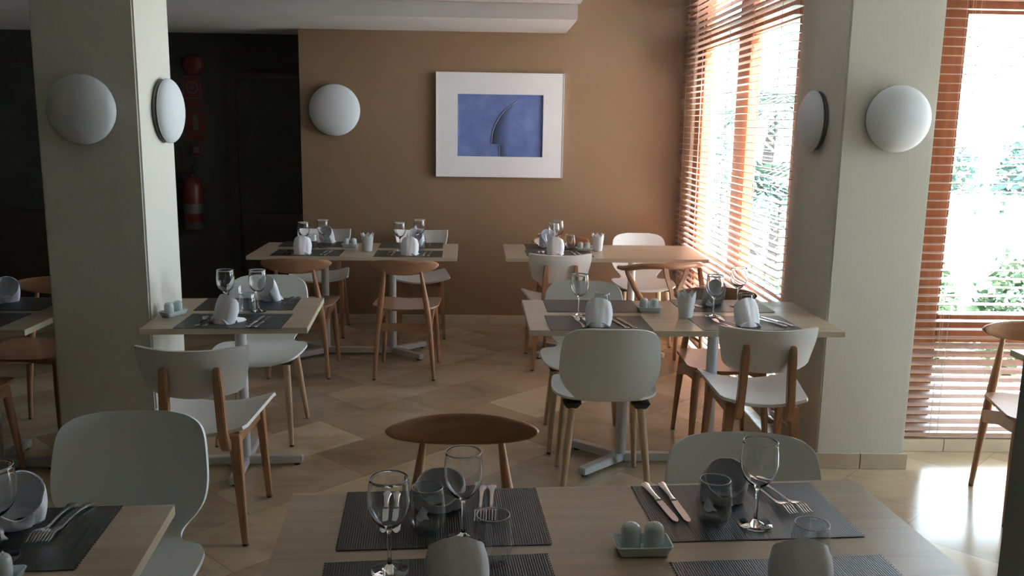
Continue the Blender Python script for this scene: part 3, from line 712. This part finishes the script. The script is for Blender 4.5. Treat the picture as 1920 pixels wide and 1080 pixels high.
def make_tumbler():
    p = [(0, 0), (.024, 0), (.029, .003), (.034, .012), (.039, .032), (.0400, .052), (.038, .075), (.0345, .098), (.0337, .1045), (.0328, .105), (.0322, .1045), (.0333, .098), (.0368, .075), (.0387, .052), (.0377, .032), (.032, .014), (.022, .0085), (0, .0075)]
    o = thing('tumbler', '', 'glass')
    obj('glass_wall', B().lathe(p, 40).mesh('glass_wall', M['thin'], True, 60), o)
    obj('rim', B().lathe([(.0333+.0011*math.cos(a), .1045+.0011*math.sin(a)) for a in [2*PI*q/8 for q in range(9)]], 40).mesh('rim', M['rim'], True), o)  # same painted pale highlight round the tumbler's lip
    return o
def make_napkin():
    """linen rolled to an upright hood leaning over the table (local -Y is the diner's side, the mouth opens to +Y)"""
    r = thing('napkin', '', 'napkin')
    rows = []; NA = 40
    for i in range(15):
        t = i/14
        row = []
        for j in range(NA+1):
            a = PI*.5 + .10 + (2*PI+.35)*j/NA      # starts at the front, overlaps a little
            ca, sa = math.cos(a), math.sin(a)
            back = (1-sa)/2                        # 1 on the diner's side
            h = .024 + .100*back**.70             # oblique mouth: high at the back
            z = t*h
            rx = .050+.007*math.sin(t*2.6); ry = .036+.004*t
            ov = 1 + .07*j/NA
            lean = .34*z + .9*z*z
            y = sa*ry*ov + lean - .02
            x = ca*rx*ov*(1-.10*smoothstep(.8, 1, t)*back)
            fold = .0022*math.sin(5*a+3*t)+.0014*math.sin(11*a)
            row.append((x*(1+fold*8), y+fold, z+.0015))
        rows.append(row)
    obj('rolled_cloth', B().sheet(rows, .0035).mesh('rolled_cloth', M['linen'], True, 60), r)
    # loose tail at the base
    rows = [[(.028+.022*u+.006*math.sin(3*v), .012+.055*v, .004+.016*(1-abs(2*u-1))*(1-.5*v)+.004*math.sin(4*u+2*v)) for u in [q/8 for q in range(9)]] for v in [q/8 for q in range(9)]]
    obj('cloth_tail', B().sheet(rows, .003).mesh('cloth_tail', M['linen'], True, 60), r)
    rows = [[((-.050+.100*u), -.052+.05*v, .003+.022*math.sin(PI*min(1, u*1.05))**.7*(1-.3*v)+.003*math.sin(9*u+4*v)) for u in [q/12 for q in range(13)]] for v in [q/6 for q in range(7)]]
    obj('cuff_fold', B().sheet(rows, .003).mesh('cuff_fold', M['linen'], True, 60), r)
    return r
def make_fork():
    rows = []
    r = thing('fork', '', 'fork')     # lies along Y, tines towards +Y
    def zc(y): return .003 + .010*smoothstep(.02, .07, y)*(1-smoothstep(.07, .10, y))*.9 + .004*math.sin(max(0, min(1, (y+.10)/.12))*PI)
    hk = [(-.100, .0055), (-.096, .0095), (-.088, .0110), (-.075, .0088), (-.055, .0055), (-.03, .0036), (.0, .0030), (.025, .0034), (.034, .0065), (.044, .0112), (.058, .0125), (.064, .0125)]
    rows = [[(w_*u, y, zc(y)+.0008*(1-u*u)) for u in (-1, -.5, 0, .5, 1)] for y, w_ in interp(hk, 2)]
    obj('handle', B().sheet(rows, .0022).mesh('handle', M['steel'], True, 50), r)
    b = B()
    for k in range(4):
        cx = -.0102+.0068*k
        b.sheet([[(cx+u*.0020*(1-.45*t), .062+.040*t, zc(.062+.040*t)+.001) for u in (-1, 0, 1)] for t in [q/5 for q in range(6)]], .0018)
    obj('tines', b.mesh('tines', M['steel'], True, 50), r)
    return r
def make_knife():
    r = thing('table_knife', '', 'knife')     # blade towards +Y
    hk = [(-.110, .006), (-.106, .0105), (-.098, .0118), (-.085, .0095), (-.06, .0075), (-.03, .0065), (-.012, .0085), (-.006, .0098)]
    b = B(); b.loft([[(w_*math.cos(a), y, .0045+.0035*math.sin(a)) for a in [2*PI*q/12 for q in range(12)]] for y, w_ in interp(hk, 3)])
    obj('handle', b.mesh('handle', M['steel'], True, 50), r)
    bl = [(-.008, -.0085), (.08, -.0095), (.10, -.0085), (.112, -.003), (.112, .002), (.100, .0075), (.05, .0085), (-.008, .0075)]
    obj('blade', B().prism([(x, y) for y, x in bl], .0035, .0050).mesh('blade', M['steel']), r)
    return r
def make_dish():
    b = B(); rings = []
    def rr(hx, hy, z, rad, n=6):
        pts = []
        for cx, cy, a0 in ((hx-rad, hy-rad, 0), (-hx+rad, hy-rad, PI/2), (-hx+rad, -hy+rad, PI), (hx-rad, -hy+rad, 1.5*PI)):
            pts += [(cx+rad*math.cos(a0+PI/2*q/n), cy+rad*math.sin(a0+PI/2*q/n), z) for q in range(n+1)]
        return pts
    b.loft([rr(.046, .024, 0, .008), rr(.050, .028, .002, .009), rr(.056, .033, .016, .010), rr(.060, .036, .0245, .011), rr(.0575, .0335, .0250, .010), rr(.052, .029, .014, .009), rr(.046, .024, .0065, .008)])
    o = obj('condiment_dish', b.mesh('condiment_dish', M['ceramic'], True, 50)); o['category'] = 'dish'; return o
def make_shaker(holes):
    def f():
        r = thing('salt_shaker' if holes == 1 else 'pepper_shaker', '', 'shaker')
        p = [(0, 0), (.019, 0), (.0205, .0015), (.0208, .010), (.0210, .030), (.0208, .041), (.0198, .0475), (.0172, .0525), (.0120, .0560), (.0055, .0574), (0, .0576)]
        obj('body', B().lathe(p, 32).mesh('body', M['ceramic'], True, 60), r)
        h = B()
        for k in range(holes):
            a = 2*PI*k/holes; q = 0 if holes == 1 else .0062
            h.lathe([(0, .0), (.0011, 0), (.0011, .0012), (0, .0012)], 8, (q*math.cos(a), q*math.sin(a), .0571 - q*.10))
        obj('holes', h.mesh('holes', M['hole']), r)
        return r
    return f
def make_crown():
    rows = []; n = 80
    for i in range(12):
        t = i/11
        row = []
        for j in range(n+1):
            a = 2*PI*j/n; tooth = abs(((j/n*8) % 1)*2-1)
            h = .098 + .026*tooth; z = t*h
            rad = .030+.014*(z/.124)**.9
            row.append((rad*math.cos(a), rad*math.sin(a), z+.002))
        rows.append(row)
    r = thing('candle_cup', '', 'candle holder')
    obj('cup', B().sheet(rows, .003).mesh('cup', M['crown'], True, 40), r)
    obj('cup_base', B().lathe([(0, 0), (.030, 0), (.031, .006), (0, .006)], 32).mesh('cup_base', M['crown'], True, 40), r)
    return r
WINE, TUMB, NAP, FORK, KNIFE, DISH, SALT, PEPP, CROWN = [Proto(f) for f in (make_wine, make_tumbler, make_napkin, make_fork, make_knife, make_dish, make_shaker(1), make_shaker(3), make_crown)]
def put(P, x, y, z, deg, label, group): return place(P(), x, y, z, R(deg), label, group)
def cutlery(P, p0, p1, label, group, z=None, l=.10):
    """p0: handle end, p1: working end (world xy)"""
    a = math.atan2(p1[1]-p0[1], p1[0]-p0[0])-PI/2
    return put(P, (p0[0]+p1[0])/2, (p0[1]+p1[1])/2, MATZ if z is None else z, math.degrees(a), label, group)
G = {'w': 'wine glasses', 't': 'tumblers', 'n': 'rolled white napkins', 'f': 'forks laid on the placemats', 'k': 'table knives laid on the placemats'}
def shakers(x, y, deg, where, flip=False):
    put(DISH, x, y, TOPS, deg, 'small pale ceramic dish under the shakers ' + where, 'condiment dishes')
    c, s = math.cos(R(deg)), math.sin(R(deg)); sg = -1 if flip else 1
    put(SALT, x-sg*c*.0245, y-sg*s*.0245, TOPS+.0068, deg, 'one-holed ceramic shaker ' + where, 'shakers')
    put(PEPP, x+sg*c*.0245, y+sg*s*.0245, TOPS+.0068, deg, 'three-holed ceramic shaker ' + where, 'shakers')
# --- nearest large table
n_ = 'on nearest large table'
pmat(-.096, 1.893, 4.0, 'grey placemat before the crescent-back chair '+n_)
pmat(.592, 1.935, 3.8, 'grey placemat before the shell chair '+n_)
pmat(-.084, 1.548, 5.5, 'grey placemat at our side, left half of nearest large table')
pmat(.612, 1.550, 4.5, 'grey placemat at our side, right half of nearest large table')
put(WINE, -.190, 1.642, MATZ, 0, 'wine glass nearest to us, left half of nearest large table', G['w'])
put(WINE, -.049, 1.783, MATZ, 0, 'wine glass in front of the wooden crescent-back chair '+n_, G['w'])
put(WINE, .602, 1.856, MATZ, 0, 'wine glass standing before the pale shell chair '+n_, G['w'])
put(TUMB, -.127, 1.812, MATZ, 0, 'tumbler in front of the open napkin, left half of nearest table', G['t'])
put(TUMB, .014, 1.676, MATZ, 0, 'tumbler just right of the hood-shaped napkin '+n_, G['t'])
put(TUMB, .508, 1.862, MATZ, 0, 'tumbler between knives and napkin before the shell chair', G['t'])
put(TUMB, .646, 1.640, MATZ, 0, 'tumbler at lower right, by the napkin nearest to us', G['t'])
put(NAP, -.106, 1.925, MATZ, 188, 'open rolled napkin before the crescent-back chair '+n_, G['n']).scale = (1, .9, .82)
put(NAP, -.055, 1.540, MATZ, 6, 'smooth hood-shaped napkin at bottom centre of the photo', G['n'])
put(NAP, .560, 1.970, MATZ, 176, 'open rolled napkin before the shell chair '+n_, G['n']).scale = (.92, .9, .9)
put(NAP, .590, 1.538, MATZ, -4, 'hood-shaped napkin at lower right, tilted to the right', G['n'])
cutlery(KNIFE, (.390, 2.076), (.426, 1.865), 'left one of two knives right of the shakers '+n_, G['k'])
cutlery(KNIFE, (.433, 2.077), (.453, 1.865), 'right one of two knives beside the tumbler '+n_, G['k'])
cutlery(FORK, (.650, 2.095), (.706, 1.912), 'left one of two forks before the shell chair '+n_, G['f'])
cutlery(FORK, (.682, 2.090), (.738, 1.925), 'right one of two forks before the shell chair '+n_, G['f'])
cutlery(KNIFE, (-.238, 2.022), (-.222, 1.80), 'left one of two knives seen through a wine glass', G['k'])
cutlery(KNIFE, (-.210, 2.022), (-.194, 1.80), 'right one of two knives seen through a wine glass', G['k'])
cutlery(FORK, (-.010, 2.055), (-.016, 1.865), 'left one of two forks before the crescent-back chair', G['f'])
cutlery(FORK, (.014, 2.060), (.010, 1.870), 'right one of two forks before the crescent-back chair', G['f'])
shakers(.326, 1.730, 3, n_)
# --- lower left table
n_ = 'on lower left table'
pmat(-1.046, 1.775, 5.0, 'dark placemat '+n_)
put(WINE, -.975, 1.690, MATZ, 0, 'wine glass cut by left edge of photo '+n_, G['w'])
put(NAP, -1.010, 1.830, MATZ, 215, 'open rolled napkin '+n_, G['n'])
cutlery(FORK, (-.945, 1.950), (-.945, 1.750), 'left one of two forks '+n_, G['f'])
cutlery(FORK, (-.908, 1.960), (-.922, 1.755), 'right one of two forks '+n_, G['f'])
shakers(-.940, 1.582, 3, n_)
# --- small table by left pillar
n_ = 'on the small table by left pillar'
pmat(-1.158, 4.265, 3.6, 'dark placemat on far side of small table by left pillar')
pmat(-1.121, 3.891, 2.2, 'dark placemat on near side of small table by left pillar')
put(WINE, -1.213, 4.08, MATZ, 0, 'left wine glass '+n_, G['w'])
put(WINE, -1.071, 4.10, TOPS, 0, 'right wine glass '+n_, G['w'])
put(TUMB, -1.090, 3.985, MATZ, 0, 'tumbler behind the leaning napkin '+n_, G['t'])
put(TUMB, -1.205, 4.190, MATZ, 0, 'rear tumbler beside the left wine glass '+n_, G['t'])
put(NAP, -1.150, 3.865, MATZ, -28, 'leaning hood-shaped napkin on near placemat of small table', G['n'])
put(NAP, -1.085, 4.345, MATZ, 150, 'rolled napkin at far side '+n_, G['n'])
cutlery(FORK, (-1.248, 3.77), (-1.262, 3.955), 'left one of two forks '+n_, G['f'])
cutlery(FORK, (-1.215, 3.77), (-1.222, 3.955), 'right one of two forks '+n_, G['f'])
cutlery(KNIFE, (-1.030, 3.76), (-1.015, 3.965), 'left one of two knives '+n_, G['k'])
cutlery(KNIFE, (-1.000, 3.76), (-.985, 3.965), 'right one of two knives '+n_, G['k'])
cutlery(FORK, (-.985, 4.44), (-.990, 4.25), 'left far-side fork '+n_, G['f'])
cutlery(FORK, (-.955, 4.44), (-.958, 4.25), 'right far-side fork '+n_, G['f'])
shakers(-1.427, 3.995, 62, n_, True)
# --- far left long table
n_ = 'far left long table'
pmat(-1.272, 6.455, 1.5, 'far-side placemat, left end of '+n_)
pmat(-1.225, 6.020, 1.5, 'near-side placemat, left end of '+n_)
pmat(-.562, 6.450, 1.4, 'far-side placemat, right end of '+n_)
pmat(-.544, 6.025, 1.4, 'near-side placemat, right end of '+n_)
put(WINE, -1.268, 6.10, MATZ, 0, 'near wine glass, left end of '+n_, G['w'])
put(WINE, -1.172, 6.29, TOPS, 0, 'far wine glass, left end of '+n_, G['w'])
put(WINE, -.619, 6.160, MATZ, 0, 'near wine glass, right end of '+n_, G['w'])
put(WINE, -.498, 6.360, MATZ, 0, 'far wine glass, right end of '+n_, G['w'])
put(TUMB, -1.232, 6.205, TOPS, 0, 'tumbler at the left end of '+n_, G['t'])
put(TUMB, -.483, 6.225, TOPS, 0, 'tumbler at the right end of '+n_, G['t'])
put(NAP, -1.248, 5.945, MATZ, 4, 'upright hood napkin, near side, left end of '+n_, G['n'])
put(NAP, -1.190, 6.52, MATZ, 160, 'open napkin, far side, left end of '+n_, G['n'])
put(NAP, -.535, 5.965, MATZ, -6, 'upright hood napkin, near side, right end of '+n_, G['n'])
put(NAP, -.535, 6.44, MATZ, 185, 'open napkin, far side, right end of '+n_, G['n'])
for sx, e in ((-1.225, 'left'), (-.544, 'right')):
    cutlery(FORK, (sx-.135, 5.90), (sx-.130, 6.09), 'outer fork, near side, %s end of %s' % (e, n_), G['f'])
    cutlery(FORK, (sx-.105, 5.90), (sx-.100, 6.09), 'inner fork, near side, %s end of %s' % (e, n_), G['f'])
    cutlery(KNIFE, (sx+.105, 5.89), (sx+.120, 6.10), 'inner knife, near side, %s end of %s' % (e, n_), G['k'])
    cutlery(KNIFE, (sx+.135, 5.89), (sx+.150, 6.10), 'outer knife, near side, %s end of %s' % (e, n_), G['k'])
    cutlery(FORK, (sx+.11, 6.56), (sx+.11, 6.37), 'fork, far side, %s end of %s' % (e, n_), G['f'])
shakers(-.988, 6.325, 2, 'on '+n_)
put(CROWN, -.842, 6.15, TOPS, 0, 'white zigzag-rimmed candle cup on far left long table', 'zigzag-rimmed white cups')
# --- far right long table
n_ = 'far right table'
pmat(.490, 6.455, 1.0, 'far-side placemat on '+n_)
pmat(.483, 6.125, 1.0, 'near-side placemat on '+n_)
put(WINE, .455, 6.25, MATZ, 0, 'near wine glass on '+n_, G['w'])
put(WINE, .500, 6.43, MATZ, 0, 'far wine glass on '+n_, G['w'])
put(TUMB, .380, 6.35, MATZ, 0, 'tumbler left of the wine glasses on '+n_, G['t'])
put(TUMB, .578, 6.33, MATZ, 0, 'tumbler left of the shakers on '+n_, G['t'])
put(NAP, .452, 6.045, MATZ, -12, 'upright hood napkin on '+n_, G['n'])
put(NAP, .425, 6.48, MATZ, 200, 'open napkin behind on '+n_, G['n'])
cutlery(FORK, (.350, 5.98), (.338, 6.17), 'left one of two forks on '+n_, G['f'])
cutlery(FORK, (.378, 5.98), (.370, 6.17), 'right one of two forks on '+n_, G['f'])
cutlery(KNIFE, (.600, 5.98), (.575, 6.19), 'left one of two knives on '+n_, G['k'])
cutlery(KNIFE, (.635, 5.98), (.610, 6.19), 'right one of two knives on '+n_, G['k'])
shakers(.672, 6.27, 2, 'on '+n_)
put(CROWN, .772, 6.285, TOPS, 0, 'white zigzag-rimmed candle cup on far right table', 'zigzag-rimmed white cups')
# --- middle right table
n_ = 'middle right table'
pmat(.505, 4.303, 1.0, 'empty far-side placemat, left end of '+n_)
pmat(.492, 3.921, 1.5, 'near-side placemat, left end of '+n_)
pmat(1.158, 4.340, 1.0, 'far-side placemat, right end of '+n_)
pmat(1.160, 3.950, 3.5, 'near-side placemat, right end of '+n_)
put(WINE, .422, 4.068, MATZ, 0, 'wine glass at the left end of '+n_, G['w'])
put(WINE, 1.056, 4.078, MATZ, 0, 'near wine glass, right end of '+n_, G['w'])
put(WINE, 1.236, 4.320, MATZ, 0, 'far wine glass before the blind on '+n_, G['w'])
put(TUMB, .532, 4.10, TOPS, 0, 'tumbler behind the left hood napkin on '+n_, G['t'])
put(TUMB, 1.219, 4.120, TOPS, 0, 'tumbler behind the right hood napkin on '+n_, G['t'])
put(TUMB, 1.045, 4.285, MATZ, 0, 'tumbler beside the zigzag cup on '+n_, G['t'])
put(NAP, .490, 3.875, MATZ, -8, 'hood napkin before the shell chair on '+n_, G['n'])
put(NAP, 1.160, 3.905, MATZ, 14, 'tilted hood napkin before the plywood chair on '+n_, G['n'])
put(NAP, 1.135, 4.385, MATZ, 195, 'open rolled napkin at far side of '+n_, G['n'])
cutlery(FORK, (.425, 3.80), (.395, 4.01), 'left one of two forks, left end of '+n_, G['f'])
cutlery(FORK, (.458, 3.80), (.432, 4.01), 'right one of two forks, left end of '+n_, G['f'])
cutlery(KNIFE, (.610, 3.80), (.560, 4.01), 'left one of two knives, left end of '+n_, G['k'])
cutlery(KNIFE, (.645, 3.80), (.595, 4.01), 'right one of two knives, left end of '+n_, G['k'])
cutlery(FORK, (1.085, 3.81), (1.020, 4.00), 'left one of two forks, right end of '+n_, G['f'])
cutlery(FORK, (1.125, 3.86), (1.055, 4.03), 'right one of two forks, right end of '+n_, G['f'])
cutlery(KNIFE, (1.330, 3.87), (1.245, 4.045), 'left one of two knives, right end of '+n_, G['k'])
cutlery(KNIFE, (1.368, 3.88), (1.285, 4.055), 'right one of two knives, right end of '+n_, G['k'])
cutlery(KNIFE, (1.010, 4.445), (1.000, 4.245), 'knife at far side of '+n_, G['k'])
shakers(.772, 4.190, 1, 'on '+n_)
put(CROWN, .923, 4.066, TOPS, 0, 'white zigzag-rimmed candle cup on middle right table', 'zigzag-rimmed white cups')
# --- shaded table left of pillar
n_ = 'shaded table left of the pillar'
pmat(-2.29, 4.21, 1, 'far-side placemat on '+n_)
pmat(-2.29, 3.85, 1, 'near-side placemat on '+n_)
put(NAP, -2.300, 4.24, MATZ, 215, 'pale rolled napkin on '+n_, G['n'])
put(WINE, -2.395, 4.05, MATZ, 0, 'wine glass on '+n_, G['w'])
# ================================================================== GARDEN OUTSIDE
structure('ground_outside', B().box((1.85, 4.7, -.25), (40, 50, -.12)).box((4.5, -20, -.25), (40, 4.7, -.12)), M['paving'])
def leaf_cloud(name, c, r, n, size, m, up=0):
    b = B()
    for _ in range(n):
        d = Vector((random.gauss(0, 1), random.gauss(0, 1), random.gauss(0, 1))).normalized()
        k = random.uniform(.55, 1); p = Vector(c)+Vector((d.x*r[0], d.y*r[1], d.z*r[2]))*k
        a = Vector((random.gauss(0, 1), random.gauss(0, 1), random.gauss(0, .6)+up)).normalized(); q = a.cross(Vector((random.gauss(0, 1), random.gauss(0, 1), random.gauss(0, 1)))).normalized()
        s = size*random.uniform(.6, 1.3)
        b.add([p, p+a*s*.5+q*s*.22, p+a*s, p+a*s*.5-q*s*.22], [(0, 1, 2, 3)])
    return b.mesh(name, m)
def bush(x, y, r, h, label, m, flowers=0, n=900, size=.12):
    o = thing('garden_bush', label, 'bush', (x, y, -.12), 0, None)
    obj('foliage', leaf_cloud('foliage', (0, 0, h*.5), (r, r, h*.5), n, size, m), o)
    obj('stems', B().tube([(0, 0, 0), (.02, .01, h*.5)], .03, 6).tube([(0, 0, 0), (-.15*r, .1*r, h*.6)], .02, 6).tube([(0, 0, 0), (.2*r, -.1*r, h*.6)], .02, 6).mesh('stems', M['bark']), o)
    if flowers: obj('blossom', leaf_cloud('blossom', (0, 0, h*.5), (r*1.02, r*1.02, h*.52), flowers, size*.7, M['flower']), o)
    return o
def palm(x, y, h, nf, fl, label, lean=0):
    o = thing('palm', label, 'palm', (x, y, -.12))
    obj('trunk', B().tube([(0, 0, 0), (lean*.4, 0, h*.5), (lean, 0, h)], [.11, .085, .075], 10).mesh('trunk', M['bark'], True), o)
    b = B()
    for k in range(nf):
        a = 2*PI*k/nf+random.uniform(-.2, .2); el = random.uniform(.1, 1.1)
        spine = []
        for i in range(15):
            t = i/14; rr = fl*t; spine.append(Vector((lean+math.cos(a)*rr*math.cos(el*(1-t*.5)), math.sin(a)*rr*math.cos(el*(1-t*.5)), h+fl*(math.sin(el)*t-.75*t*t))))
        b.tube(spine, .008, 4)
        side = Vector((-math.sin(a), math.cos(a), 0))
        for i in range(2, 15):
            for s in (-1, 1):
                p = spine[i]; ll = fl*.34*(1-.5*abs(i/14-.4)); d = (side*s + (spine[i]-spine[i-1]).normalized()*.7 + Vector((0, 0, -.35))).normalized()
                w_ = (spine[i]-spine[i-1]).normalized()*.030
                b.add([p-w_, p+w_, p+d*ll*.6+w_*.8, p+d*ll, p+d*ll*.6-w_*.8], [(0, 1, 2, 3, 4)])
    obj('fronds', b.mesh('fronds', M['leafblue']), o)
    return o
palm(3.05, 9.35, 1.15, 24, 1.10, 'low palm seen through the nearer half of the side window')
palm(3.75, 12.4, 1.9, 24, 1.5, 'taller palm behind the low palm outside the side window', .15)
bush(2.62, 11.0, .40, 2.1, 'slender grey-green shrub outside far half of side window', M['leafblue'], 0, 1600, .09)
bush(2.35, 7.70, .28, .62, 'low leafy plant outside far pane of the side window', M['leaf'], 0, 700, .09)
bush(3.10, 7.25, .34, .58, 'low leafy plant outside near pane of the side window', M['leaf'], 0, 700, .09)
bush(5.6, 15.0, .9, 1.7, 'rounded bush deep in the garden beyond the palms', M['leaf'])
ORD = ['first', 'second', 'third', 'fourth', 'fifth', 'sixth']
for i in range(6):
    bush(5.15+i*1.36, 10.4, .56, 1.84+.14*(i % 2), ORD[i] + ' flowering bush from the left along the white garden wall', M['leafblue'], 90, 2600, .12)
for i in range(6):
    bush(3.05+i*.72, 6.15+.04*(i % 2), .29, .90, ORD[i] + ' leafy green plant from the left below right window', M['leaf'], 6, 1100, .10)
# garden wall with a pierced course on top, in front of the flowering bushes
gb = B()
for i in range(28):
    x = 4.4+i*.30
    gb.box((x, 9.3, -.12), (x+.298, 9.42, .70))
    for k in range(2):
        z = .70+.105*k
        gb.box((x, 9.32, z), (x+.10, 9.40, z+.105)); gb.box((x+.20, 9.32, z), (x+.30, 9.40, z+.105))
        gb.add([(x+.10, 9.32, z), (x+.20, 9.32, z), (x+.20, 9.32, z+.02), (x+.115, 9.32, z+.07), (x+.10, 9.40, z), (x+.20, 9.40, z), (x+.20, 9.40, z+.02), (x+.115, 9.40, z+.07)],
               [(0, 1, 2, 3), (7, 6, 5, 4), (0, 4, 5, 1), (1, 5, 6, 2), (2, 6, 7, 3), (3, 7, 4, 0)])
gb.box((4.4, 9.28, .91), (12.8, 9.44, .96))
o = obj('garden_wall', gb.mesh('garden_wall', M['gardenwall'])); o['kind'] = 'structure'
